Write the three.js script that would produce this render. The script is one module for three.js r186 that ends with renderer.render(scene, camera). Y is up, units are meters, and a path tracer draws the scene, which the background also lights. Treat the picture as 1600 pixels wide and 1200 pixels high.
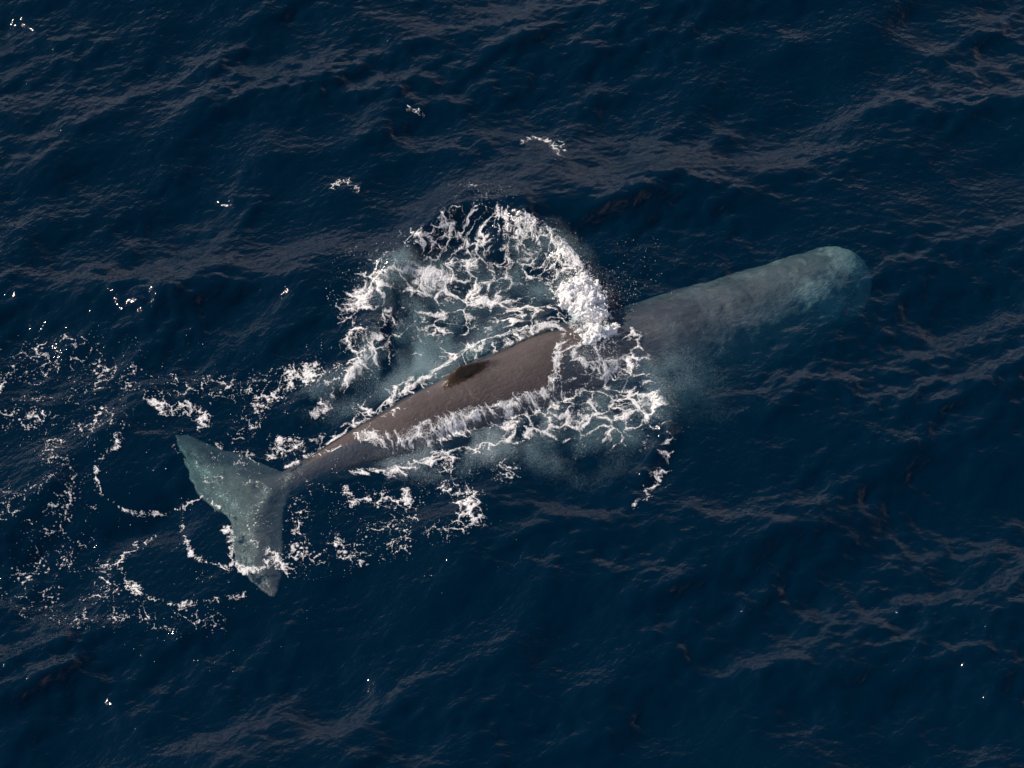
import * as THREE from 'three';

// ---------------------------------------------------------------- camera, sky, sun, exposure
const scene = new THREE.Scene();
const FOV = 18, ELEV = 52 * Math.PI / 180, DIST = 52.7;
const camera = new THREE.PerspectiveCamera(FOV, 4 / 3, 1, 9000);
camera.position.set(0, DIST * Math.sin(ELEV), DIST * Math.cos(ELEV));
camera.lookAt(0, 0, 0);
camera.updateMatrixWorld(true);

const renderer = new THREE.WebGLRenderer();
renderer.toneMapping = THREE.LinearToneMapping;
renderer.toneMappingExposure = 0.82;
renderer.shadowMap.enabled = true;

const SUN_AZ = -76 * Math.PI / 180, SUN_EL = 43 * Math.PI / 180;       // azimuth from straight ahead, towards the left
const sunDir = new THREE.Vector3(Math.sin(SUN_AZ) * Math.cos(SUN_EL), Math.sin(SUN_EL), -Math.cos(SUN_AZ) * Math.cos(SUN_EL));
const sun = new THREE.DirectionalLight(new THREE.Color().setRGB(1, 0.88, 0.76), 5.0);
sun.name = 'sun';
sun.position.copy(sunDir).multiplyScalar(80);
sun.castShadow = true;
sun.shadow.radius = 1.2;
sun.shadow.mapSize.set(4096, 4096);
Object.assign(sun.shadow.camera, { left: -20, right: 20, top: 20, bottom: -20, near: 10, far: 160 });
scene.add(sun);

{ // hazy evening sky: pale warm air low down, deep blue overhead
  const W = 512, H = 256, d = new Float32Array(W * H * 4);
  for (let j = 0; j < H; j++) {
    const el = ((j + 0.5) / H - 0.5) * Math.PI, e = Math.max(0, el);
    for (let i = 0; i < W; i++) {
      const az = ((i + 0.5) / W) * 2 * Math.PI - Math.PI;
      const dx = Math.cos(el) * Math.cos(az), dy = Math.sin(el), dz = Math.cos(el) * Math.sin(az);
      const c = Math.max(0, dx * sunDir.x + dy * sunDir.y + dz * sunDir.z);
      const low = Math.exp(-Math.pow(e / 0.44, 2.0)), glow = 0.14 * Math.pow(c, 8);
      const k = (j * W + i) * 4;
      d[k] = 0.012 + 0.84 * low + glow;
      d[k + 1] = 0.075 + 0.72 * low + glow * 0.98;
      d[k + 2] = 0.20 + 0.66 * low + glow * 1.0;
      d[k + 3] = 1;
    }
  }
  const t = new THREE.DataTexture(d, W, H, THREE.RGBAFormat, THREE.FloatType);
  t.mapping = THREE.EquirectangularReflectionMapping;
  t.magFilter = THREE.LinearFilter; t.wrapS = THREE.RepeatWrapping; t.needsUpdate = true;
  scene.background = t; scene.environment = t;
}

// ---------------------------------------------------------------- small tools
function rng(seed) { let s = seed | 0; return () => { s = (s + 0x6d2b79f5) | 0; let t = Math.imul(s ^ (s >>> 15), 1 | s); t = (t + Math.imul(t ^ (t >>> 7), 61 | t)) ^ t; return ((t ^ (t >>> 14)) >>> 0) / 4294967296; }; }
const clamp = (x, a = 0, b = 1) => x < a ? a : x > b ? b : x;
const lerp = (a, b, t) => a + (b - a) * t;
const sstep = (a, b, x) => { const t = clamp((x - a) / (b - a)); return t * t * (3 - 2 * t); };
const PERM = new Uint8Array(512);
{ const r = rng(7), p = Array.from({ length: 256 }, (_, i) => i); for (let i = 255; i > 0; i--) { const j = Math.floor(r() * (i + 1)); [p[i], p[j]] = [p[j], p[i]]; } for (let i = 0; i < 512; i++) PERM[i] = p[i & 255]; }
const GR = new Float32Array(512); for (let i = 0; i < 256; i++) { GR[2 * i] = Math.cos(i * 2.399963); GR[2 * i + 1] = Math.sin(i * 2.399963); }
function noise2(x, y) {
  const xi = Math.floor(x), yi = Math.floor(y), fx = x - xi, fy = y - yi, X = xi & 255, Y = yi & 255;
  const u = fx * fx * fx * (fx * (fx * 6 - 15) + 10), v = fy * fy * fy * (fy * (fy * 6 - 15) + 10);
  const a = PERM[PERM[X] + Y] * 2, b = PERM[PERM[X + 1 & 255] + Y] * 2, c = PERM[PERM[X] + (Y + 1 & 255)] * 2, d = PERM[PERM[X + 1 & 255] + (Y + 1 & 255)] * 2;
  const n0 = GR[a] * fx + GR[a + 1] * fy, n1 = GR[b] * (fx - 1) + GR[b + 1] * fy, n2 = GR[c] * fx + GR[c + 1] * (fy - 1), n3 = GR[d] * (fx - 1) + GR[d + 1] * (fy - 1);
  return 1.5 * (n0 + u * (n1 - n0) + v * (n2 + u * (n3 - n2) - n0 - u * (n1 - n0)));
}
function fbm(x, y, o = 4) { let s = 0, a = 0.5; for (let i = 0; i < o; i++) { s += a * noise2(x, y); x = x * 2.03 + 17.1; y = y * 2.03 - 9.7; a *= 0.5; } return s; }
function hash3(i, j, k) { let h = Math.imul(i, 374761393) ^ Math.imul(j, 668265263) ^ Math.imul(k, 1274126177); h = Math.imul(h ^ (h >>> 13), 1274126177); return ((h ^ (h >>> 16)) >>> 0) / 4294967296; }
function noise3(x, y, z) {
  const xi = Math.floor(x), yi = Math.floor(y), zi = Math.floor(z); let fx = x - xi, fy = y - yi, fz = z - zi;
  fx = fx * fx * (3 - 2 * fx); fy = fy * fy * (3 - 2 * fy); fz = fz * fz * (3 - 2 * fz);
  const L = (k) => lerp(lerp(hash3(xi, yi, k), hash3(xi + 1, yi, k), fx), lerp(hash3(xi, yi + 1, k), hash3(xi + 1, yi + 1, k), fx), fy);
  return lerp(L(zi), L(zi + 1), fz) * 2 - 1;
}
const W2 = new Float32Array(2);
function worley(x, y) { // distances to the nearest and second nearest cell points
  const xi = Math.floor(x), yi = Math.floor(y); let f1 = 9, f2 = 9;
  for (let j = -1; j <= 1; j++) for (let i = -1; i <= 1; i++) {
    const a = PERM[PERM[xi + i & 255] + (yi + j & 255)], b = PERM[a + 91 & 255];
    const dx = xi + i + 0.1 + 0.8 * a / 255 - x, dy = yi + j + 0.1 + 0.8 * b / 255 - y, d = dx * dx + dy * dy;
    if (d < f1) { f2 = f1; f1 = d; } else if (d < f2) f2 = d;
  }
  W2[0] = Math.sqrt(f1); W2[1] = Math.sqrt(f2);
}
// a place on the sea, measured on a 1600 x 1200 survey of it, at height y -> world metres
const _v = new THREE.Vector3();
function at(px, py, y = 0) {
  _v.set(px / 800 - 1, 1 - py / 600, 0.5).unproject(camera).sub(camera.position);
  const k = (y - camera.position.y) / _v.y;
  return [camera.position.x + _v.x * k, camera.position.z + _v.z * k];
}
function tag(o, label, category, kind, group) { o.userData.label = label; if (category) o.userData.category = category; if (kind) o.userData.kind = kind; if (group) o.userData.group = group; return o; }
function put(name, geo, mat, parent = scene) { const m = new THREE.Mesh(geo, mat); m.name = name; m.castShadow = m.receiveShadow = true; parent.add(m); return m; }
const segDist = (x, z, ax, az, bx, bz) => { const dx = bx - ax, dz = bz - az, t = clamp(((x - ax) * dx + (z - az) * dz) / (dx * dx + dz * dz + 1e-9)); return [Math.hypot(x - ax - dx * t, z - az - dz * t), t]; };

// ---------------------------------------------------------------- whale shape (needed by the water as well)
const HEAD = at(1353, 426, -1.45), TAIL = at(408, 772, -0.35);
const AX = [HEAD[0] - TAIL[0], HEAD[1] - TAIL[1]], LEN = Math.hypot(...AX);
const DX = AX[0] / LEN, DZ = AX[1] / LEN;                                // body axis, tail to head
const toLocal = (x, z) => { const a = x - TAIL[0], b = z - TAIL[1]; return [a * DX + b * DZ, -a * DZ + b * DX]; };  // along from the tail, across towards the near side
//            s (0 tail .. 1 head) half width, half height, centre height, sideways
const PROF = [
  [-0.06, .02, .02, -.36, 0], [-.02, .10, .08, -.35, 0], [.02, .26, .19, -.38, 0], [.07, .32, .28, -.29, .02], [.14, .50, .45, -.28, .03], [.22, .74, .66, -.34, .03],
  [.32, .93, .93, -.50, -.02], [.42, 1.17, 1.15, -.68, 0], [.50, 1.34, 1.28, -.92, .02], [.58, 1.38, 1.30, -1.32, .0], [.68, 1.30, 1.26, -1.38, 0], [.78, 1.16, 1.18, -1.46, 0],
  [.88, 1.00, 1.10, -1.44, 0], [.94, .90, 1.02, -1.46, 0], [1.05, .9, .9, -1.46, 0]];
const PT = []; { // smooth table of the profile
  const N = 600, cr = (a, b, c, d, t) => 0.5 * (2 * b + (c - a) * t + (2 * a - 5 * b + 4 * c - d) * t * t + (3 * b - a - 3 * c + d) * t * t * t);
  for (let i = 0; i <= N; i++) {
    const s = -0.06 + 1.11 * i / N; let k = 0; while (k < PROF.length - 2 && PROF[k + 1][0] < s) k++;
    const p = PROF, t = clamp((s - p[k][0]) / (p[k + 1][0] - p[k][0])), a = p[Math.max(0, k - 1)], d = p[Math.min(p.length - 1, k + 2)];
    PT.push([1, 2, 3, 4].map((m) => m < 3 ? Math.max(.01, cr(a[m], p[k][m], p[k + 1][m], d[m], t)) : lerp(p[k][m], p[k + 1][m], t * t * (3 - 2 * t) * .5 + t * .5)));
  }
}
// the blunt head is rounded off as half an ellipse
const prof = (s) => {
  const f = clamp((s + 0.06) / 1.11) * 600, i = Math.min(599, Math.floor(f)), t = f - i, a = PT[i], b = PT[i + 1];
  const o = [0, 1, 2, 3].map((m) => lerp(a[m], b[m], t));
  return o;
};
for (let i = 0; i <= 600; i++) { const s = -0.06 + 1.11 * i / 600; if (s > .93) { const q = clamp((s - .93) / .07), r = Math.sqrt(Math.max(1e-4, 1 - q * q)); PT[i][0] = .92 * r; PT[i][1] = 1.04 * r; PT[i][2] = -1.46; PT[i][3] = 0; } }
const flukePx = [[446, 742], [425, 731], [395, 719], [355, 704], [318, 690], [290, 678], [274, 678], [276, 692], [288, 712], [294, 740], [306, 768], [330, 792], [352, 806], [362, 818], [360, 836],
  [364, 862], [372, 888], [392, 908], [412, 926], [428, 934], [437, 920], [441, 890], [444, 850], [444, 815], [446, 785], [452, 765]];
const flukeY = (v) => -0.46 + (v > 0 ? 0.09 * v : 0.13 * v);                              // v: across; the far lobe dips, the near one rises
const FLUKE = flukePx.map(([a, b]) => { let q = toLocal(...at(a, b, -.46)); q = toLocal(...at(a, b, flukeY(q[1]))); return q; });
function polyDist(x, z) { // signed: negative inside
  let d = 1e9, inside = false;
  for (let i = 0, j = FLUKE.length - 1; i < FLUKE.length; j = i++) {
    const a = FLUKE[i], b = FLUKE[j]; d = Math.min(d, segDist(x, z, a[0], a[1], b[0], b[1])[0]);
    if ((a[1] > z) !== (b[1] > z) && x < (b[0] - a[0]) * (z - a[1]) / (b[1] - a[1]) + a[0]) inside = !inside;
  }
  return inside ? -d : d;
}
const smin = (a, b, k) => { const h = clamp(0.5 + 0.5 * (b - a) / k); return lerp(b, a, h) - k * h * (1 - h); };
const HUMP = toLocal(...at(718, 576, .62));
const FLIP = [[1050, 545, -1.35, .36], [1068, 570, -1.45, .46], [1080, 595, -1.58, .42], [1088, 618, -1.7, .2]].map(([a, b, y, r]) => [...toLocal(...at(a, b, y)), y, r]);
function whaleSDF(x, y, z) {
  const s = x / LEN, [w, h, cy, cz] = prof(s);
  const dy = y - cy, dz = z - cz, e = dy > 0 ? 1 : 1.06;
  let d = (Math.hypot(dz / w, dy / (h * e)) - 1) * Math.min(w, h);
  if (s > 1) d = Math.max(d, (s - 1) * LEN);
  if (s < .01) d = Math.max(d, (.01 - s) * LEN);
  // dorsal ridge: a low triangular hump and the knuckles behind it
  if (s > .1 && s < .6 && dy > 0) {
    const q = x - HUMP[0];
    const up = (q > 0 ? 0.31 * Math.pow(clamp(1 - q / .95), .8) : 0.31 * Math.exp(-(q * q) / .10)) + (q < 0 ? 0.06 * Math.pow(Math.max(0, Math.sin(q * 4.6)), 2) * Math.exp(q / 2.2) : 0);
    d -= up * Math.exp(-Math.pow((dz - HUMP[1] + cz) / .115, 2)) * sstep(0, .25, dy / h);
  }
  if (s < .16) {
    const d2 = polyDist(x, z), th = 0.04 + 0.12 * sstep(0, .55, -d2);
    d = smin(d, Math.max(Math.abs(y - flukeY(z)) - th, d2 + .03 * noise2(x * 4, z * 4) + .015 * noise2(x * 11, z * 11)), .26);
  }
  if (s > .55 && s < .75 && z > .4) {
    let f = 9;
    for (let i = 0; i < 3; i++) { const a = FLIP[i], b = FLIP[i + 1], [dd, t] = segDist(x, z, a[0], a[1], b[0], b[1]); f = Math.min(f, Math.max(dd - lerp(a[3], b[3], t), Math.abs(y - lerp(a[2], b[2], t)) - .10)); }
    d = smin(d, f, .2);
  }
  if (Math.abs(d) < .12) d += (s > .6 ? .022 * sstep(.58, .7, s) : s < .06 ? .02 * sstep(.08, .03, s) : .006) * (noise3(x * 5.5, y * 5.5, z * 5.5) + .6 * noise3(x * 12, y * 12, z * 12));   // wrinkled, uneven skin
  return d;
}
const whaleTop = (X, Z) => { // height of the back above a spot of sea, or -9
  const [x, z] = toLocal(X, Z), s = x / LEN; if (s < .02 || s > .99) return -9;
  const [w, h, cy, cz] = prof(s), q = (z - cz) / w; if (Math.abs(q) >= 1) return -9;
  return cy + h * Math.sqrt(1 - q * q);
};

// ---------------------------------------------------------------- the sea
const S = 0.035, X0 = -14.5, Z0 = -14.5, NX = 829, NZ = 744;
const COMP = [];
{
  const r = rng(21), gauss = () => { let g = 0; for (let i = 0; i < 6; i++) g += r(); return (g - 3) / .7; };
  const N = 150;
  for (let i = 0; i < N; i++) {
    const u = (i + r()) / N, lam = 9.5 * Math.pow(0.19 / 9.5, u), k = 2 * Math.PI / lam;
    const spread = lerp(.45, .95, u), th = 1.18 + gauss() * spread;                     // crests run nearly across the picture
    const slope = (lam > 4 ? .030 : lam > 1.5 ? .029 : lam > .4 ? .0325 : .026) * (0.6 + .8 * r());
    COMP.push({ kx: k * Math.cos(th), kz: k * Math.sin(th), ux: Math.cos(th), uz: Math.sin(th), a: slope / k, ph: r() * 6.2832, lam, short: lam < 1.3 });
  }
}
const CALM = [[235, 905, 1.15, .95], [175, 755, 1.1, .9], [330, 850, .7, .8]].map(([a, b, r, k]) => [...at(a, b), r, k]);
const RIDGE = [ // water heaped up by the whale: points, half width, height
  { p: [[620, 420], [680, 350], [740, 325], [800, 335], [860, 370], [905, 420], [930, 470], [935, 530]], w: .40, h: .18 },
  { p: [[470, 640], [540, 590], [580, 545], [590, 480], [620, 420]], w: .35, h: .12 },
  { p: [[1000, 560], [1035, 620], [1040, 680], [1010, 740]], w: .25, h: .13 },
  { p: [[560, 700], [660, 690], [760, 680], [850, 660], [930, 620]], w: .22, h: .07 }].map((q) => ({ ...q, p: q.p.map(([a, b]) => at(a, b)) }));
function polyD(P, x, z) { let m = 9; for (let i = 0; i + 1 < P.length; i++) m = Math.min(m, segDist(x, z, P[i][0], P[i][1], P[i + 1][0], P[i + 1][1])[0]); return m; }
const onBack = (px, py) => { let y = 0, q; for (let i = 0; i < 5; i++) { q = at(px, py, y); y = Math.max(0, whaleTop(q[0], q[1])); } return q; };
const BARE = [[884, 520], [876, 570], [862, 604], [830, 617], [790, 630], [740, 644], [690, 660], [640, 676], [600, 682], [560, 682], [520, 694], [490, 704], [520, 686], [560, 663], [620, 626], [680, 588], [740, 550], [800, 529], [850, 519]].map(([a, b]) => onBack(a, b)); // the skin that stands clear of the water
function bareDist(x, z) {
  let d = 1e9, inside = false;
  for (let i = 0, j = BARE.length - 1; i < BARE.length; j = i++) { const a = BARE[i], b = BARE[j]; d = Math.min(d, segDist(x, z, a[0], a[1], b[0], b[1])[0]); if ((a[1] > z) !== (b[1] > z) && x < (b[0] - a[0]) * (z - a[1]) / (b[1] - a[1]) + a[0]) inside = !inside; }
  return inside ? -d : d;
}
const HT = new Float32Array(NX * NZ);
{
  const n = NX * NZ, hl = new Float32Array(n), hs = new Float32Array(n), dx = new Float32Array(n), dz = new Float32Array(n);
  for (const c of COMP) {
    const cd = Math.cos(c.kx * S), sd = Math.sin(c.kx * S), H = c.short ? hs : hl, ax = c.a * c.ux * (c.short ? .5 : .95), az = c.a * c.uz * (c.short ? .5 : .95);
    for (let j = 0; j < NZ; j++) {
      const p = c.kx * X0 + c.kz * (Z0 + j * S) + c.ph; let C = Math.cos(p), Sn = Math.sin(p);
      for (let i = 0, k = j * NX; i < NX; i++, k++) {
        H[k] += c.a * C; dx[k] -= ax * Sn; dz[k] -= az * Sn;
        const t = C * cd - Sn * sd; Sn = Sn * cd + C * sd; C = t;
      }
    }
  }
  for (let j = 0; j < NZ; j++) for (let i = 0; i < NX; i++) {
    const x = X0 + i * S, z = Z0 + j * S, k = j * NX + i;
    let u = clamp(i - dx[k] / S, 0, NX - 1.01), v = clamp(j - dz[k] / S, 0, NZ - 1.01);   // pinch the crests
    let iu = Math.floor(u), iv = Math.floor(v), q = iv * NX + iu; u -= iu; v -= iv;
    const L = lerp(lerp(hl[q], hl[q + 1], u), lerp(hl[q + NX], hl[q + NX + 1], u), v), T = lerp(lerp(hs[q], hs[q + 1], u), lerp(hs[q + NX], hs[q + NX + 1], u), v);
    let gust = 0.78 + 1.5 * fbm(x * .17 + 3, z * .26 + 5, 3), long = 1;
    for (const [cx, cz, r, kk] of CALM) { const m = kk * (1 - sstep(.6 * r, 1.25 * r, Math.hypot(x - cx, (z - cz)))); gust *= 1 - m; long *= 1 - .7 * m; }
    const [lx, lz] = toLocal(x, z), s = lx / LEN;
    const near = (1 - sstep(1.4, 3.6, Math.abs(lz))) * sstep(-.2, -.02, s) * (1 - sstep(1.0, 1.2, s));
    long *= 1 - .85 * near * (1 - .35 * sstep(.65, .85, s)); gust *= 1 - .3 * near * sstep(.75, .6, s);
    let y = L * long + T * clamp(gust, .05, 1.5);
    for (const R of RIDGE) { const d = polyD(R.p, x, z); if (d < R.w * 2.5) y += R.h * Math.exp(-Math.pow(d / R.w, 2)) * (1 + .5 * noise2(x * 2.2, z * 2.2)); }
    const back = whaleTop(x, z);
    if (lz < 0 && s > .08 && s < .62) { const [w, h, cy] = prof(s), q = (-lz - .8 * w) / .5; y += Math.max(0, cy + h - .02) * .75 * sstep(.08, .16, s) * sstep(.62, .55, s) * (q < 0 ? 1 : Math.exp(-q * q)); }
    if (back > -.45 && s < .66) {                                                       // water sluices over the flank up to the edge of the bare skin
      const d = bareDist(x, z) + .07 * fbm(x * 3.1, z * 3.1, 3);
      if (d < 0) { if (lz > -.55 * prof(s)[0]) y = Math.min(y, back - .06 * sstep(0, .06, -d)); } else { const k2 = sstep(-.45, -.25, back) * Math.max(sstep(-.2, .1, lz / prof(s)[0]), sstep(.53, .57, s)); y = Math.max(y, lerp(y, back + .055 * sstep(-.02, .22, d) + .03 * noise2(x * 3, z * 3), k2)); }
    }
    HT[k] = y;
  }
}
const waterY = (x, z) => {
  let u = clamp((x - X0) / S, 0, NX - 1.01), v = clamp((z - Z0) / S, 0, NZ - 1.01); const i = Math.floor(u), j = Math.floor(v), q = j * NX + i; u -= i; v -= j;
  return lerp(lerp(HT[q], HT[q + 1], u), lerp(HT[q + NX], HT[q + NX + 1], u), v);
};
function seaSheet(step, drop, close) { // the sheet: fine in the middle, ever coarser out to the horizon; close = sides and bottom too
  const ax = (x0, n) => { const a = []; let e = S * step, o = []; let x = x0; for (let i = 0; i < 30; i++) { e *= 1.42; x -= e; o.push(x); } a.push(...o.reverse()); for (let i = 0; i < n; i += step) a.push(x0 + i * S); x = a[a.length - 1]; e = S * step; for (let i = 0; i < 30; i++) { e *= 1.42; x += e; a.push(x); } return a; };
  const xs = ax(X0, NX), zs = ax(Z0, NZ), nx = xs.length, nz = zs.length;
  const pos = new Float32Array(nx * nz * 3), uv = new Float32Array(nx * nz * 2);
  const xe = X0 + (NX - 1) * S, ze = Z0 + (NZ - 1) * S;
  for (let j = 0; j < nz; j++) for (let i = 0; i < nx; i++) {
    const x = xs[i], z = zs[j], k = j * nx + i; let y;
    if (x >= X0 - 1e-6 && x <= xe + 1e-6 && z >= Z0 - 1e-6 && z <= ze + 1e-6) y = waterY(x, z);
    else {
      const out = Math.max(X0 - x, x - xe, Z0 - z, z - ze), cell = .42 * out + S * step; y = 0;
      for (const c of COMP) if (c.lam > 2.5 * cell) y += c.a * Math.cos(c.kx * x + c.kz * z + c.ph) * (c.short ? .75 : 1);
      y = lerp(waterY(x, z), y, sstep(0, .5, out));
    }
    pos[3 * k] = x; pos[3 * k + 1] = y - drop; pos[3 * k + 2] = z; uv[2 * k] = x; uv[2 * k + 1] = z;
  }
  const idx = [];
  for (let j = 0; j + 1 < nz; j++) for (let i = 0; i + 1 < nx; i++) { const a = j * nx + i; idx.push(a, a + nx, a + 1, a + 1, a + nx, a + nx + 1); }
  let P = pos, U = uv;
  if (close) {
    const ring = []; for (let i = 0; i < nx; i++) ring.push(i); for (let j = 1; j < nz; j++) ring.push(j * nx + nx - 1); for (let i = nx - 2; i >= 0; i--) ring.push((nz - 1) * nx + i); for (let j = nz - 2; j > 0; j--) ring.push(j * nx);
    const b = nx * nz, m = ring.length; P = new Float32Array((b + m + 1) * 3); P.set(pos); U = new Float32Array((b + m + 1) * 2); U.set(uv);
    ring.forEach((q, i) => { P[3 * (b + i)] = pos[3 * q]; P[3 * (b + i) + 1] = -31; P[3 * (b + i) + 2] = pos[3 * q + 2]; const n = (i + 1) % m; idx.push(q, ring[n], b + i, ring[n], b + n, b + i, b + i, b + n, b + m); });
    P[3 * (b + m) + 1] = -31;
  }
  const g = new THREE.BufferGeometry();
  g.setAttribute('position', new THREE.BufferAttribute(P, 3)); g.setAttribute('uv', new THREE.BufferAttribute(U, 2)); g.setIndex(new THREE.BufferAttribute(new Uint32Array(idx), 1));
  g.computeVertexNormals();
  return g;
}
// capillary ripples: a tile of 5.6 m, finer than the mesh
const RT = 5.6;
function rippleTexture() {
  const N = 1024, r = rng(5), h = new Float32Array(N * N), M = 110;
  for (let m = 0; m < M; m++) {
    const lam = 0.30 * Math.pow(.035 / .30, (m + r()) / M), th = 1.15 + (r() + r() + r() - 1.5) * 1.25;
    const kx = Math.round(RT / lam * Math.cos(th)), kz = Math.round(RT / lam * Math.sin(th)), kk = Math.hypot(kx, kz) || 1, a = .0115 * RT / (6.2832 * kk), ph = r() * 6.2832;
    const cx = new Float32Array(N), sx = new Float32Array(N); for (let i = 0; i < N; i++) { const p = 6.2832 * kx * i / N; cx[i] = Math.cos(p); sx[i] = Math.sin(p); }
    for (let j = 0; j < N; j++) { const p = 6.2832 * kz * j / N + ph, C = Math.cos(p) * a, Sn = Math.sin(p) * a; for (let i = 0, k = j * N; i < N; i++, k++) h[k] += cx[i] * C - sx[i] * Sn; }
  }
  const range = 0.03, d = new Float32Array(N * N * 4);
  for (let i = 0; i < N * N; i++) { d[4 * i] = d[4 * i + 1] = d[4 * i + 2] = clamp(.5 + h[i] / range); d[4 * i + 3] = 1; }
  const t = new THREE.DataTexture(d, N, N, THREE.RGBAFormat, THREE.FloatType); t.wrapS = t.wrapT = THREE.RepeatWrapping; t.magFilter = THREE.LinearFilter; t.repeat.set(1 / RT, 1 / RT); t.needsUpdate = true;
  return t;
}
const seaMat = new THREE.MeshPhysicalMaterial({ name: 'sea surface', color: new THREE.Color().setRGB(.90, .97, .98), roughness: .06, ior: 1.333, transmission: 1, thickness: 0, side: THREE.DoubleSide });
seaMat.bumpMap = rippleTexture(); seaMat.bumpScale = .048;
const sea = put('sea', seaSheet(1, 0, false), seaMat);
tag(sea, 'dark blue open sea ruffled by small wind waves', null, 'structure');
const bodyMat = new THREE.MeshPhysicalMaterial({ name: 'clear sea water', color: new THREE.Color().setRGB(0, .095, .235), roughness: 1, transparent: true, opacity: .13, specularIntensity: 0, thickness: 1, attenuationDistance: 1, side: THREE.DoubleSide });
bodyMat.attenuationColor = new THREE.Color().setRGB(.62, .845, .85);
const water = put('sea_water', seaSheet(2, .03, true), bodyMat);
tag(water, 'deep clear sea water under the ruffled surface', null, 'structure');
const bed = put('sea_bed', new THREE.BoxGeometry(9000, 2, 9000), new THREE.MeshStandardMaterial({ color: new THREE.Color().setRGB(.12, .11, .09), roughness: 1 }));
bed.position.y = -31; tag(bed, 'dark sandy sea bed far below the surface', null, 'structure');

// ---------------------------------------------------------------- the whale
function surfaceNets(f, lo, hi, cell) {
  const n = [0, 1, 2].map((i) => Math.ceil((hi[i] - lo[i]) / cell) + 1), [a, b, c] = n, V = new Float32Array(a * b * c);
  for (let k = 0, q = 0; k < c; k++) for (let j = 0; j < b; j++) for (let i = 0; i < a; i++) V[q++] = f(lo[0] + i * cell, lo[1] + j * cell, lo[2] + k * cell);
  const id = new Int32Array(a * b * c).fill(-1), pos = [], idx = [], off = [0, 1, a, a + 1, a * b, a * b + 1, a * b + a, a * b + a + 1];
  const E = []; for (let i = 0; i < 8; i++) for (const m of [1, 2, 4]) if (!(i & m)) E.push([i, i | m]);
  for (let k = 0; k < c - 1; k++) for (let j = 0; j < b - 1; j++) for (let i = 0; i < a - 1; i++) {
    const q = (k * b + j) * a + i; let mask = 0; for (let m = 0; m < 8; m++) if (V[q + off[m]] < 0) mask |= 1 << m;
    if (mask === 0 || mask === 255) continue;
    let x = 0, y = 0, z = 0, m = 0;
    for (const [u, v] of E) { const A = V[q + off[u]], B = V[q + off[v]]; if ((A < 0) === (B < 0)) continue; const t = A / (A - B); x += lerp(u & 1, v & 1, t); y += lerp(u >> 1 & 1, v >> 1 & 1, t); z += lerp(u >> 2, v >> 2, t); m++; }
    id[q] = pos.length / 3; pos.push(lo[0] + (i + x / m) * cell, lo[1] + (j + y / m) * cell, lo[2] + (k + z / m) * cell);
  }
  const quad = (p, q, r, s, flip) => flip ? idx.push(p, q, r, p, r, s) : idx.push(p, r, q, p, s, r);
  for (let k = 1; k < c - 1; k++) for (let j = 1; j < b - 1; j++) for (let i = 1; i < a - 1; i++) {
    const q = (k * b + j) * a + i, s = V[q] < 0;
    if (s !== V[q + 1] < 0) quad(id[q], id[q - a], id[q - a - a * b], id[q - a * b], !s);
    if (s !== V[q + a] < 0) quad(id[q], id[q - a * b], id[q - 1 - a * b], id[q - 1], !s);
    if (s !== V[q + a * b] < 0) quad(id[q], id[q - 1], id[q - 1 - a], id[q - a], !s);
  }
  return { pos, idx };
}
function netGeometry({ pos, idx }) {
  const g = new THREE.BufferGeometry(); g.setAttribute('position', new THREE.BufferAttribute(new Float32Array(pos), 3)); g.setIndex(new THREE.BufferAttribute(new Uint32Array(idx), 1)); g.computeVertexNormals();
  return g;
}
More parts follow.
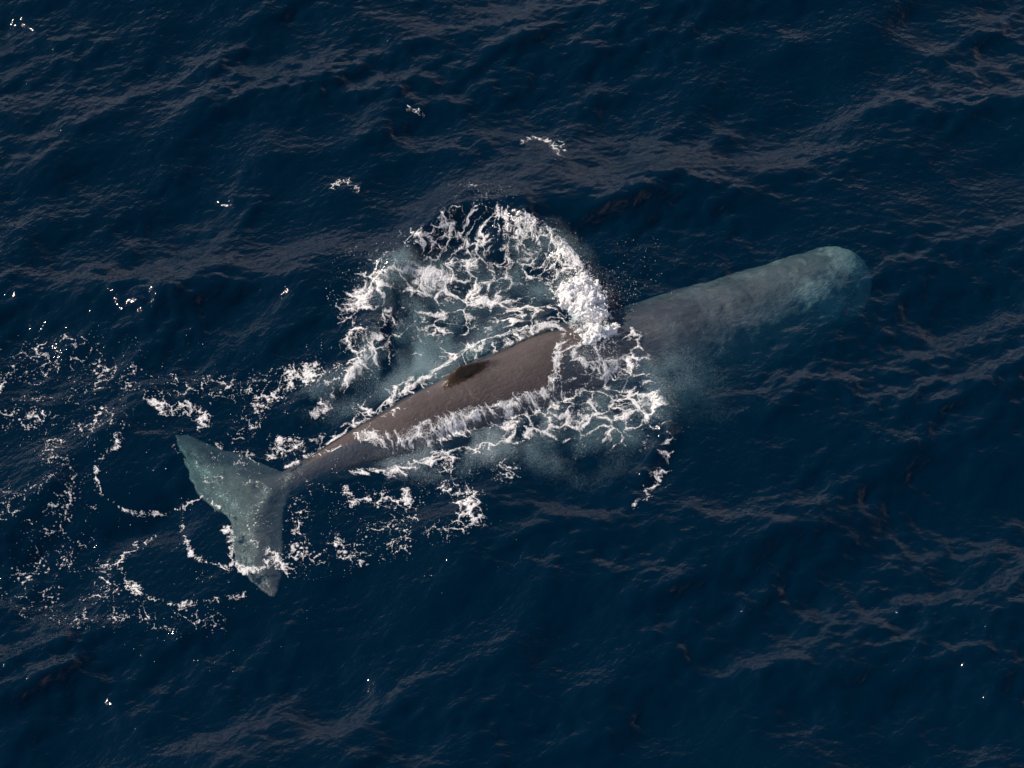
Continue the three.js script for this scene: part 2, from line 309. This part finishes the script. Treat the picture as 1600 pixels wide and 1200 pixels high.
// skin: brown-grey, paler and mottled on the head and flukes; u = metres / 18, v = metres / 9 round the body
function skinTexture() {
  const W = 2048, H = 1024, d = new Uint8Array(W * H * 4), r = rng(11);
  const marks = []; for (let i = 0; i < 150; i++) { const l = .08 + r() * .5, th = (r() - .5) * 2.4; marks.push([r() * 17 - 1, (r() - .5) * 4.2, l * Math.cos(th), l * Math.sin(th), .3 + .7 * r()]); }
  const lin = (c) => Math.round(255 * (c <= .0031308 ? 12.92 * c : 1.055 * Math.pow(clamp(c), 1 / 2.4) - .055));
  const M = new Float32Array(W * H);
  for (const [mx, my, lx, ly, k] of marks) { const n = 200; for (let i = 0; i <= n; i++) { const t = i / n - .5, x = mx + lx * t + .03 * Math.sin(t * 7 + mx), y = my + ly * t; const U = Math.round((x + 1.5) / 18 * W), V = Math.round((y / 9 + .5) * H); if (U > 0 && U < W && V > 0 && V < H) M[V * W + U] = k; } }
  for (let j = 0; j < H; j++) for (let i = 0; i < W; i++) {
    const x = (i + .5) / W * 18 - 1.5, v = ((j + .5) / H - .5) * 9, s = x / LEN;
    const m = fbm(x * .9, v * .9, 4), f = fbm(x * 6 + 40, v * 6, 4), st = noise2(x * 1.6 + 9, v * 14);
    // pale patches with ragged outlines: the front of the head, the flukes
    const ph = sstep(-.12, .14, (s - .90) * 2.4 + .55 * m + .16 * f), ph2 = sstep(-.15, .15, (s - .70) * 1.5 + .5 * fbm(x * 1.3 + 50, v * 1.3, 4) + .14 * f);
    const lead = Math.abs(v) * .55 + x;                                                    // distance behind the leading edge of the flukes
    const pf = sstep(-.12, .16, (.18 - lead) * .7 + .8 * fbm(x * 1.1 + 20, v * 1.1 + 3, 4) + .14 * f) * sstep(.10, .04, s);
    let R = .102, G = .084, B = .083;
    const pale = clamp(.24 * ph2 + .72 * ph);
    R = lerp(R, .36, pale); G = lerp(G, .335, pale); B = lerp(B, .31, pale);
    R = lerp(R, .19, pf); G = lerp(G, .172, pf); B = lerp(B, .155, pf);
    const hx = (x - HUMP[0] - .12) / .62, hz = (v - HUMP[1] - .09) / .155, hd = sstep(1.06, .93, Math.hypot(hx, hz + .35 * hx) + .5 * f);   // dark rough skin on the hump, with the shade of its near face painted in
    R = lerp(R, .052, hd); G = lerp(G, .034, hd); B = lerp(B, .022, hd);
    const q = 1 + .35 * m + .18 * f + .08 * st + 1.1 * M[j * W + i] + (noise2(x * 9 + 70, v * 9) > .62 ? .2 : 0), k = (j * W + i) * 4;
    d[k] = lin(R * q); d[k + 1] = lin(G * q); d[k + 2] = lin(B * q); d[k + 3] = 255;
  }
  const t = new THREE.DataTexture(d, W, H, THREE.RGBAFormat); t.colorSpace = THREE.SRGBColorSpace; t.magFilter = THREE.LinearFilter; t.needsUpdate = true;
  return t;
}
function skinBump() {
  const W = 512, d = new Float32Array(W * W * 4);
  for (let j = 0; j < W; j++) for (let i = 0; i < W; i++) { // wrinkles and pits; mirrored at the edges so that it tiles
    const x = Math.abs(i - 256) / 256 * 2, y = Math.abs(j - 256) / 256 * 2;
    const h = .5 + .28 * fbm(x * 5, y * 9, 4) + .22 * (Math.abs(noise2(x * 6 + 3, y * 14)) - .3);
    const k = 4 * (j * W + i); d[k] = d[k + 1] = d[k + 2] = clamp(h); d[k + 3] = 1;
  }
  const t = new THREE.DataTexture(d, W, W, THREE.RGBAFormat, THREE.FloatType); t.wrapS = t.wrapT = THREE.RepeatWrapping; t.magFilter = THREE.LinearFilter; t.repeat.set(9, 4.5); t.needsUpdate = true;
  return t;
}
{
  const net = surfaceNets(whaleSDF, [-2.6, -3.1, -3.1], [LEN + .15, .75, 3.1], .042), g = netGeometry(net), p = g.attributes.position, uv = new Float32Array(p.count * 2);
  for (let i = 0; i < p.count; i++) {
    const x = p.getX(i), y = p.getY(i), z = p.getZ(i), s = x / LEN, [w, h, cy, cz] = prof(s);
    const v = lerp(z, Math.atan2(z - cz, y - cy) * (w + h) / 2, sstep(.10, .2, s));
    uv[2 * i] = (x + 1.5) / 18; uv[2 * i + 1] = v / 9 + .5;
  }
  g.setAttribute('uv', new THREE.BufferAttribute(uv, 2));
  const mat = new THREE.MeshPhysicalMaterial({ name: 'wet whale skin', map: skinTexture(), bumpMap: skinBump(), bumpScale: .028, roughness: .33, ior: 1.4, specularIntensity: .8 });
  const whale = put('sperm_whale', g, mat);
  whale.position.set(TAIL[0], 0, TAIL[1]); whale.rotation.y = Math.atan2(-DZ, DX);
  tag(whale, 'brown grey sperm whale swimming at the surface, back and dorsal hump out of water', 'whale');
}

// ---------------------------------------------------------------- foam
const sprayMat = new THREE.MeshStandardMaterial({ name: 'white water', color: new THREE.Color().setRGB(.93, .93, .93), roughness: .9, side: THREE.DoubleSide });
const foamMat = new THREE.MeshPhysicalMaterial({ name: 'sea foam', color: new THREE.Color().setRGB(.93, .93, .93), roughness: .9, specularIntensity: .3, vertexColors: true, transparent: true, side: THREE.DoubleSide }); // thin froth lets the water show through
/* strokes: [[px, py] ..., half width in metres, density 0..1]; kind of lace: cell size, stretch along an angle */
const onSea = (px, py) => { let y = 0, q; for (let i = 0; i < 6; i++) { q = at(px, py, y); y = lerp(y, Math.max(waterY(q[0], q[1]), whaleTop(q[0], q[1])), .7); } return q; };
function foam(name, label, { strokes, cell = .42, stretch = 1, angle = 0, fine = .5, high = .02, specks = 0, seed = 0, res = .0095, flat = false }) {
  const L = strokes.map(([pts, w, d]) => ({ p: pts.map(([a, b]) => flat ? at(a, b, .12) : onSea(a, b)), w, d }));
  let x0 = 99, x1 = -99, z0 = 99, z1 = -99;
  for (const l of L) for (const [x, z] of l.p) { x0 = Math.min(x0, x - 2.1 * l.w); x1 = Math.max(x1, x + 2.1 * l.w); z0 = Math.min(z0, z - 2.1 * l.w); z1 = Math.max(z1, z + 2.1 * l.w); }
  // coarse density
  const C = .06, cx = Math.ceil((x1 - x0) / C) + 2, cz = Math.ceil((z1 - z0) / C) + 2, D = new Float32Array(cx * cz);
  for (const l of L) {
    let a0 = 99, a1 = -99, b0 = 99, b1 = -99; for (const [x, z] of l.p) { a0 = Math.min(a0, x - 2.1 * l.w); a1 = Math.max(a1, x + 2.1 * l.w); b0 = Math.min(b0, z - 2.1 * l.w); b1 = Math.max(b1, z + 2.1 * l.w); }
    for (let j = Math.max(0, Math.floor((b0 - z0) / C)); j <= Math.min(cz - 1, Math.ceil((b1 - z0) / C)); j++) for (let i = Math.max(0, Math.floor((a0 - x0) / C)); i <= Math.min(cx - 1, Math.ceil((a1 - x0) / C)); i++) {
      const x = x0 + i * C, z = z0 + j * C, dd = (l.p.length > 1 ? polyD(l.p, x, z) : Math.hypot(x - l.p[0][0], z - l.p[0][1])) + .35 * l.w * fbm(x * 1.7 + seed, z * 1.7, 3);
      const v = l.d * (1 - sstep(.35 * l.w, 1.35 * l.w, dd)); if (v > D[j * cx + i]) D[j * cx + i] = v;
    }
  }
  const ca = Math.cos(angle), sa = Math.sin(angle), nx = Math.ceil((x1 - x0) / res) + 1, nz = Math.ceil((z1 - z0) / res) + 1;
  const field = (x, z) => {
    let u = (x - x0) / C, v = (z - z0) / C; const i = Math.floor(u), j = Math.floor(v), q = j * cx + i; u -= i; v -= j;
    const dens = lerp(lerp(D[q], D[q + 1], u), lerp(D[q + cx], D[q + cx + 1], u), v); if (dens < .04) return -1;
    { const t = whaleTop(x, z), w = waterY(x, z); if (t > w - .03) { const [lx, lz] = toLocal(x, z), pr = prof(lx / LEN); if (Math.abs(lz - pr[3]) > .86 * pr[0] || lz < -.45 * pr[0]) return -1; } }
    const wx = x + .34 * fbm(x * 1.5 + seed, z * 1.5, 2) + .09 * fbm(x * 7 + seed, z * 7, 2), wz = z + .34 * fbm(x * 1.5 - 31, z * 1.5 + seed, 2) + .09 * fbm(x * 7 - 31, z * 7 + seed, 2);
    const a = (wx * ca + wz * sa) / stretch, b = -wx * sa + wz * ca;
    worley(a / cell + seed, b / cell); const v1 = 1 - clamp((W2[1] - W2[0]) / .36);
    worley(a / (cell * .4) + seed * 3, b / (cell * .4) + 7); const v2 = 1 - clamp((W2[1] - W2[0]) / .42);
    worley(a / (cell * .16) + seed * 5, b / (cell * .16) + 3); const v3 = 1 - clamp((W2[1] - W2[0]) / .5);
    const f1 = fbm(a * 2.2 + seed, b * 2.2, 3), f2 = noise2(a * 15 + 5, b * 15 + seed) * .5 + noise2(x * 37 + 5, z * 37 + seed) * .62, f3 = fbm(x * 1.1 + seed, z * 1.1 + 9, 2);
    const lace = .50 * v1 * v1 + .34 * v2 * clamp(.45 + 1.8 * f1, 0, 1.2) + .14 * v3 + .40 * f1 + .35 * f3 + .62 * fine * f2;
    let f = lace - (0.965 - dens * .82);
    if (specks > 0) { worley(x * 9 + seed, z * 9); const big = hash3(Math.floor(x * 9 + seed), Math.floor(z * 9), 5); f = Math.max(f, (specks * dens * (.05 + .95 * big * big * big) * (1 + 3 * f1 + 3 * f3) - W2[0]) * 1.2 - .12); }
    return f;
  };
  const build = (high) => {
  const alpha = [];
  let F0 = new Float32Array(nx), F1 = new Float32Array(nx), c0 = new Int32Array(nx).fill(-1), c1 = new Int32Array(nx).fill(-1), h0 = new Int32Array(nx).fill(-1), h1 = new Int32Array(nx).fill(-1), ve = new Int32Array(nx).fill(-1);
  const pos = [], idx = [];
  const vert = (x, z, f) => {
    const wy = Math.max(waterY(x, z), whaleTop(x, z) + .004), y = wy + .003 + high * Math.pow(clamp((f - .1) * 1.6), .7) * (1 + .9 * noise2(x * 19, z * 19));
    pos.push(x, y, z); alpha.push(1, 1, 1, f <= 0 ? 0 : clamp((.07 + .30 * sstep(0, .16, f) + .63 * sstep(.13, .46, f)) * (1 + .3 * noise2(x * 33, z * 33)))); return pos.length / 3 - 1;
  };
  for (let i = 0; i < nx; i++) F0[i] = field(x0 + i * res, z0) + .16;
  for (let j = 0; j + 1 < nz; j++) {
    const za = z0 + j * res, zb = za + res;
    for (let i = 0; i < nx; i++) F1[i] = field(x0 + i * res, zb) + .16;
    c1.fill(-1); h1.fill(-1); ve.fill(-1);
    const corner = (arr, F, i, z) => arr[i] >= 0 ? arr[i] : (arr[i] = vert(x0 + i * res, z, F[i]));
    const hor = (arr, F, i, z) => arr[i] >= 0 ? arr[i] : (arr[i] = vert(x0 + (i + F[i] / (F[i] - F[i + 1])) * res, z, 0));
    const ver = (i) => ve[i] >= 0 ? ve[i] : (ve[i] = vert(x0 + i * res, za + F0[i] / (F0[i] - F1[i]) * res, 0));
    for (let i = 0; i + 1 < nx; i++) {
      const A = F0[i] > 0, B = F0[i + 1] > 0, Cc = F1[i + 1] > 0, Dd = F1[i] > 0; if (!(A || B || Cc || Dd)) continue;
      const poly = [];
      if (A) poly.push(corner(c0, F0, i, za)); if (A !== B) poly.push(hor(h0, F0, i, za));
      if (B) poly.push(corner(c0, F0, i + 1, za)); if (B !== Cc) poly.push(ver(i + 1));
      if (Cc) poly.push(corner(c1, F1, i + 1, zb)); if (Cc !== Dd) poly.push(hor(h1, F1, i, zb));
      if (Dd) poly.push(corner(c1, F1, i, zb)); if (Dd !== A) poly.push(ver(i));
      for (let m = 1; m + 1 < poly.length; m++) idx.push(poly[0], poly[m + 1], poly[m]);
    }
    [F0, F1] = [F1, F0]; [c0, c1] = [c1, c0]; [h0, h1] = [h1, h0];
  }
  const g = netGeometry({ pos, idx }); g.setAttribute('color', new THREE.BufferAttribute(new Float32Array(alpha), 4)); return g;
  };
  const m = put(name, build(high), foamMat);
  return tag(m, label, null, 'stuff');
}
const axisAngle = Math.atan2(DZ, DX), across = axisAngle + Math.PI / 2;

foam('crest_foam', 'thick white foam crest curling round from the splash', { seed: 3.3, cell: .30, fine: .9, high: .022, specks: .1, strokes: [
  [[[705, 326], [740, 322], [775, 330]], .09, .72], [[[775, 330], [835, 350], [872, 375], [900, 410], [925, 445], [940, 475]], .18, .95], [[[800, 345], [850, 370], [890, 410], [910, 450]], .30, .78],
  [[[815, 385], [840, 410], [870, 440], [890, 470]], .38, .62], [[[880, 410], [930, 450], [950, 490]], .22, .7]] });
foam('lace_foam', 'lacy white foam web on the water beyond the back', { seed: 8.1, cell: .50, fine: .55, high: .013, specks: .15, strokes: [
  [[[560, 470], [590, 440], [640, 425], [690, 435], [730, 450]], .42, .88], [[[600, 430], [640, 450], [690, 455], [720, 440]], .3, .86], [[[540, 500], [545, 540], [560, 560]], .28, .72], [[[570, 430], [600, 405]], .3, .5],
  [[[670, 400], [690, 370], [700, 350]], .32, .66], [[[700, 420], [740, 410], [760, 380]], .32, .72], [[[640, 440], [720, 470], [800, 485], [850, 490]], .32, .74], [[[740, 440], [790, 440], [830, 420]], .4, .62], [[[560, 520], [610, 500], [680, 500], [760, 510]], .34, .60], [[[600, 540], [660, 520], [740, 500], [830, 510], [880, 500]], .3, .58], [[[780, 390], [800, 450]], .6, .5], [[[690, 400], [800, 500]], .8, .42]] });
foam('streak_foam', 'thin white foam streaks falling inward from the curled crest', { seed: 14.2, cell: .26, stretch: 4.0, angle: 1.95, fine: .5, high: .011, strokes: [
  [[[700, 345], [740, 345], [780, 355], [820, 370]], .36, .50], [[[700, 380], [760, 390], [800, 400]], .5, .48], [[[640, 370], [670, 390]], .4, .42]] });
foam('flank_streak_foam', 'branching white foam streaks pulled away from the far flank', { seed: 17.2, cell: .32, stretch: 2.4, angle: across + .3, fine: .5, high: .011, strokes: [
  [[[580, 650], [620, 615], [680, 575], [740, 545]], .42, .56], [[[495, 645], [530, 605], [560, 575]], .16, .80], [[[560, 575], [575, 555], [590, 530]], .2, .66], [[[560, 580], [600, 550]], .3, .5], [[[500, 690], [560, 655]], .25, .4],
  [[[770, 545], [830, 520], [890, 510]], .2, .8], [[[640, 570], [700, 530]], .35, .4]] });
foam('edge_foam', 'fine white foam line along the waterline of the far flank', { seed: 27.7, cell: .2, stretch: 3, angle: axisAngle, fine: .7, high: .011, strokes: [
  [[[450, 724], [500, 696], [560, 662], [620, 624], [680, 585], [740, 547], [800, 525], [870, 512]], .085, .95]], flat: true });
foam('flank_foam', 'white foam wash running along the near flank', { seed: 21.7, cell: .34, stretch: 1.4, angle: axisAngle + .25, fine: .6, high: .013, specks: .12, strokes: [
  [[[740, 645], [790, 632], [850, 615]], .09, .95], [[[650, 725], [720, 708], [790, 690], [850, 665]], .2, .85],
  [[[860, 665], [930, 645], [990, 640], [1030, 640]], .42, .80], [[[880, 525], [870, 570], [860, 605], [890, 625]], .12, .95], [[[900, 545], [940, 570], [990, 560]], .4, .76], [[[930, 540], [980, 580], [1015, 620]], .42, .66], [[[870, 640], [920, 610], [980, 615]], .4, .68],
  [[[800, 660], [880, 650], [960, 680], [1000, 680]], .36, .66], [[[680, 690], [760, 670]], .3, .45], [[[1010, 600], [1032, 640], [1042, 690], [1030, 740], [1000, 790]], .16, .6], [[[950, 530], [990, 530], [1000, 560]], .3, .6]] });
foam('comb_foam', 'combed white foam sheet sliding down the near flank', { seed: 24.4, cell: .22, stretch: 2.6, angle: across - .45, fine: .6, high: .012, specks: .1, strokes: [
  [[[560, 680], [600, 688], [640, 680], [690, 662], [735, 648]], .22, .98], [[[620, 695], [680, 682], [730, 668]], .2, .72], [[[725, 650], [770, 640], [820, 624], [864, 606]], .15, .86], [[[760, 655], [830, 640]], .2, .6], [[[555, 738], [600, 736], [645, 730]], .12, 1.0], [[[610, 742], [650, 735]], .14, .7], [[[480, 712], [520, 702], [560, 690]], .1, .6]] });
foam('wake_foam', 'loose flecks of foam trailing behind the flukes', { seed: 33.1, cell: .30, fine: .85, high: .011, specks: .75, strokes: [
  [[[0, 590], [60, 560], [130, 560], [150, 590]], .6, 0.32], [[[150, 590], [240, 600], [330, 605], [420, 600]], .45, 0.33], [[[0, 640], [60, 640], [110, 650], [180, 660]], .5, 0.26], [[[290, 635], [310, 650], [320, 660]], .22, 0.79], [[[235, 625], [260, 640], [300, 645]], .15, 0.67],
  [[[370, 690], [385, 650], [430, 610], [480, 590], [520, 585]], .32, 0.56], [[[430, 600], [480, 580]], .4, 0.47], [[[425, 712], [440, 690], [465, 690], [478, 710]], .15, 0.75], [[[440, 700], [460, 715]], .2, 0.55], [[[175, 672], [190, 690], [160, 715], [150, 735]], .08, 0.63], [[[85, 690], [85, 720], [140, 790]], .4, 0.23], [[[0, 780], [50, 790], [100, 830], [30, 900]], .6, 0.22], [[[40, 930], [160, 960]], .5, 0.19]] });
foam('fluke_foam', 'broken foam rings above the flukes and the fluke prints', { seed: 41.9, cell: .24, fine: .8, high: .011, specks: .65, strokes: [
  [[[352, 825], [362, 850], [362, 880], [385, 892], [410, 888]], .10, 0.93], [[[418, 880], [430, 868], [442, 885]], .14, 0.93], [[[395, 845], [420, 860]], .09, 0.74], [[[215, 850], [185, 880], [200, 910], [215, 925]], .13, 0.79], [[[150, 742], [160, 775], [200, 800], [250, 805], [290, 790], [320, 775], [345, 795]], .05, 0.79],
  [[[285, 795], [285, 830], [300, 870], [330, 880], [360, 890]], .06, 0.79], [[[240, 840], [225, 850]], .07, 0.84], [[[220, 930], [270, 945], [330, 940], [380, 930]], .08, 0.65], [[[330, 700], [340, 760]], .25, 0.30], [[[380, 720], [400, 830]], .3, 0.31], [[[280, 700], [300, 720]], .2, 0.25], [[[100, 860], [170, 900], [200, 960], [330, 970]], .35, 0.28]] });
foam('drift_foam', 'scattered foam flecks drifting below the near flank', { seed: 52.4, cell: .28, fine: .8, high: .011, specks: .7, strokes: [
  [[[540, 762], [548, 785], [575, 780]], .11, 0.84], [[[632, 765], [640, 785]], .12, 0.84], [[[600, 780], [640, 800], [600, 830]], .34, 0.46], [[[695, 740], [720, 770], [745, 800], [690, 830]], .32, 0.58], [[[450, 870], [520, 860], [620, 840]], .45, 0.38], [[[480, 770], [470, 830]], .35, 0.33], [[[760, 720], [790, 740]], .3, 0.33]] });
foam('whitecap', 'small lacy whitecap breaking on open water well beyond the foam crest, with one glint laid as foam', { seed: 61.3, cell: .22, fine: .7, high: .011, specks: .2, strokes: [
  [[[815, 222], [830, 214], [850, 218]], .09, .9], [[[850, 215], [865, 225], [875, 245]], .1, .9], [[[875, 218], [882, 235]], .07, .7], [[[640, 170], [660, 178]], .08, .5]] });  // the last stroke is a glint, put in as white froth
foam('whitecap_001', 'tiny white patches laid in as sun glints on a wave crest between the foam crest and the trailing flecks', { seed: 66.3, cell: .2, fine: .8, high: .011, specks: .3, strokes: [
  [[[520, 292], [540, 283], [555, 295]], .12, .62], [[[700, 290], [745, 290]], .12, .5]] });  // glints on the crests, imitated by patches of white froth

// ---------------------------------------------------------------- splash: water thrown up where the swell breaks over the back
{
  const balls = [], r = rng(91), c = at(912, 468, .25);
  for (const [px, py, y, R, n] of [[908, 468, .24, .26, 10], [920, 482, .22, .2, 6], [900, 446, .15, .17, 5], [918, 524, .22, .19, 8], [942, 520, .14, .16, 5]])
    for (let i = 0; i < n; i++) { const [x, z] = at(px + (r() - .5) * 36, py + (r() - .5) * 22, y); balls.push([x - c[0], y + (r() - .5) * .2, z - c[1], R * (.45 + .6 * r())]); }
  const sdf = (x, y, z) => {
    let d = 9; for (const [a, b, e, q] of balls) d = Math.min(d, Math.hypot(x - a, (y - b) * 1.1, z - e) - q);
    if (d > .25) return d;
    return d + .11 * noise3(x * 6, y * 6, z * 6) + .10 * noise3(x * 13, y * 13, z * 13) + .09 * noise3(x * 29, y * 29, z * 29);
  };
  const m = put('splash', netGeometry(surfaceNets(sdf, [-1.2, -.35, -1.1], [1.3, .95, 1.5], .018)), sprayMat);
  m.position.set(c[0], 0, c[1]);
  tag(m, 'bright white burst of splash where water breaks over the back', null, 'stuff');
}
function scatter(name, label, mat, spots, seed, geo) {
  const r = rng(seed), M = [], o = new THREE.Object3D();
  for (const [px, py, rad, n, ylo, yhi, s0, s1] of spots) {
    const [cx, cz] = at(px, py);
    for (let i = 0; i < n; i++) {
      const g = (ylo < 0 ? (r() + r()) * .6 : Math.pow(r(), .7)) * rad, th = r() * 6.2832, x = cx + g * Math.cos(th), z = cz + g * Math.sin(th);
      if (ylo < 0 && fbm(x * 1.3 + seed, z * 1.3, 3) + .25 < r() * .6 - .1 * 0) continue;
      if (ylo === 0 && (bareDist(x, z) < .05 || fbm(x * 2.3 + seed, z * 2.3, 3) + .5 * fbm(x * 9, z * 9 + seed, 2) < .12 + .1 * r())) continue;
      const base = ylo < 0 ? waterY(x, z) : Math.max(waterY(x, z), whaleTop(x, z)), y = base + lerp(ylo, yhi, Math.pow(r(), 1.6)), k = lerp(s0, s1, Math.pow(r(), 3));
      if (ylo < 0 && y < whaleTop(x, z) + .01) continue;
      o.position.set(x, y, z); o.rotation.set(r() * 6, r() * 6, r() * 6); o.scale.set(k, k * (.6 + .8 * r()), k); o.updateMatrix(); M.push(o.matrix.clone());
    }
  }
  const m = new THREE.InstancedMesh(geo, mat, M.length); M.forEach((q, i) => m.setMatrixAt(i, q)); m.name = name; m.castShadow = m.receiveShadow = true; scene.add(m);
  return tag(m, label, null, 'stuff');
}
scatter('spray', 'white spray droplets flying round the splash and the foam crest', sprayMat, [[908, 472, .45, 1800, .02, .5, .004, .013], [920, 520, .45, 1400, .02, .3, .004, .012], [890, 430, .5, 700, .02, .3, .004, .011], [930, 560, .6, 700, .01, .12, .003, .009], [945, 465, .8, 500, .01, .3, .003, .009], [870, 385, .6, 200, .01, .2, .003, .009], [760, 330, .7, 200, .01, .2, .003, .009], [1000, 410, .9, 90, .01, .06, .003, .009], [600, 450, 1.3, 200, .01, .1, .003, .01], [1020, 630, .6, 200, .01, .1, .003, .008]], 5, new THREE.IcosahedronGeometry(1, 0));
scatter('foam_flecks', 'tiny white foam flecks sprinkled over the churned water', sprayMat, [[620, 450, 1.6, 1950, 0, .006, .004, .013], [760, 420, 1.6, 1650, 0, .006, .004, .013], [560, 560, 1.3, 1125, 0, .006, .004, .013], [900, 620, 1.7, 1950, 0, .006, .004, .012], [700, 700, 1.6, 1350, 0, .006, .004, .012], [600, 790, 1.8, 825, 0, .006, .004, .012], [430, 620, 1.3, 675, 0, .006, .004, .012],
  [250, 620, 2.0, 525, 0, .006, .004, .013], [100, 600, 2.0, 600, 0, .006, .004, .013], [80, 760, 2.2, 337, 0, .006, .004, .012], [320, 900, 2.4, 600, 0, .006, .004, .012], [480, 820, 1.6, 450, 0, .006, .004, .012], [1010, 700, 1.2, 375, 0, .006, .003, .009], [1000, 430, .9, 120, 0, .006, .004, .012], [860, 230, .7, 67, 0, .006, .003, .009], [750, 860, 1.6, 150, 0, .006, .003, .01]], 8, new THREE.OctahedronGeometry(1, 0));
const bubbleMat = new THREE.MeshStandardMaterial({ name: 'air bubbles', color: new THREE.Color().setRGB(.92, .92, .92), roughness: .8 });
scatter('bubbles', 'milky cloud of fine air bubbles just under the churned water, with added haze over the dark flank', bubbleMat, [[790, 420, 1.1, 26000, -.35, -.04, .0024, .0038], [660, 420, 1.0, 20000, -.35, -.04, .0024, .0038], [1050, 560, 1.2, 23808, -.8, -.15, .0022, .0034], [1085, 575, 1.3, 20160, -.8, -.2, .0022, .0034], [600, 575, .7, 38400, -.35, -.05, .0024, .0038], [620, 550, 1.0, 131414, -.5, -.04, .0024, .0038], [700, 545, 1.0, 102211, -.5, -.04, .0024, .0038], [740, 470, 1.4, 87609, -.4, -.04, .0024, .0038], [640, 450, 1.2, 87609, -.4, -.04, .0024, .0038], [860, 410, 1.0, 87609, -.4, -.04, .0024, .0038], [950, 590, 1.1, 116812, -.4, -.03, .0024, .0038],  // the two deepest clouds are added to lighten the dark flank by the head
  [900, 670, 1.2, 87609, -.5, -.04, .0024, .0038], [640, 712, .7, 50544, -.12, -.01, .0024, .0038], [760, 680, .7, 44928, -.12, -.01, .0024, .0038], [840, 640, .6, 39312, -.12, -.01, .0024, .0038], [920, 560, .7, 44928, -.15, -.01, .0024, .0038], [1040, 570, .8, 28080, -.4, -.03, .0024, .0038], [700, 690, .9, 51105, -.3, -.03, .0024, .0038], [800, 670, .9, 51105, -.3, -.03, .0024, .0038], [1000, 640, .8, 51105, -.5, -.04, .0024, .0038], [520, 610, .8, 36504, -.4, -.04, .0024, .0038]], 6, new THREE.OctahedronGeometry(1, 0));
renderer.render(scene, camera);
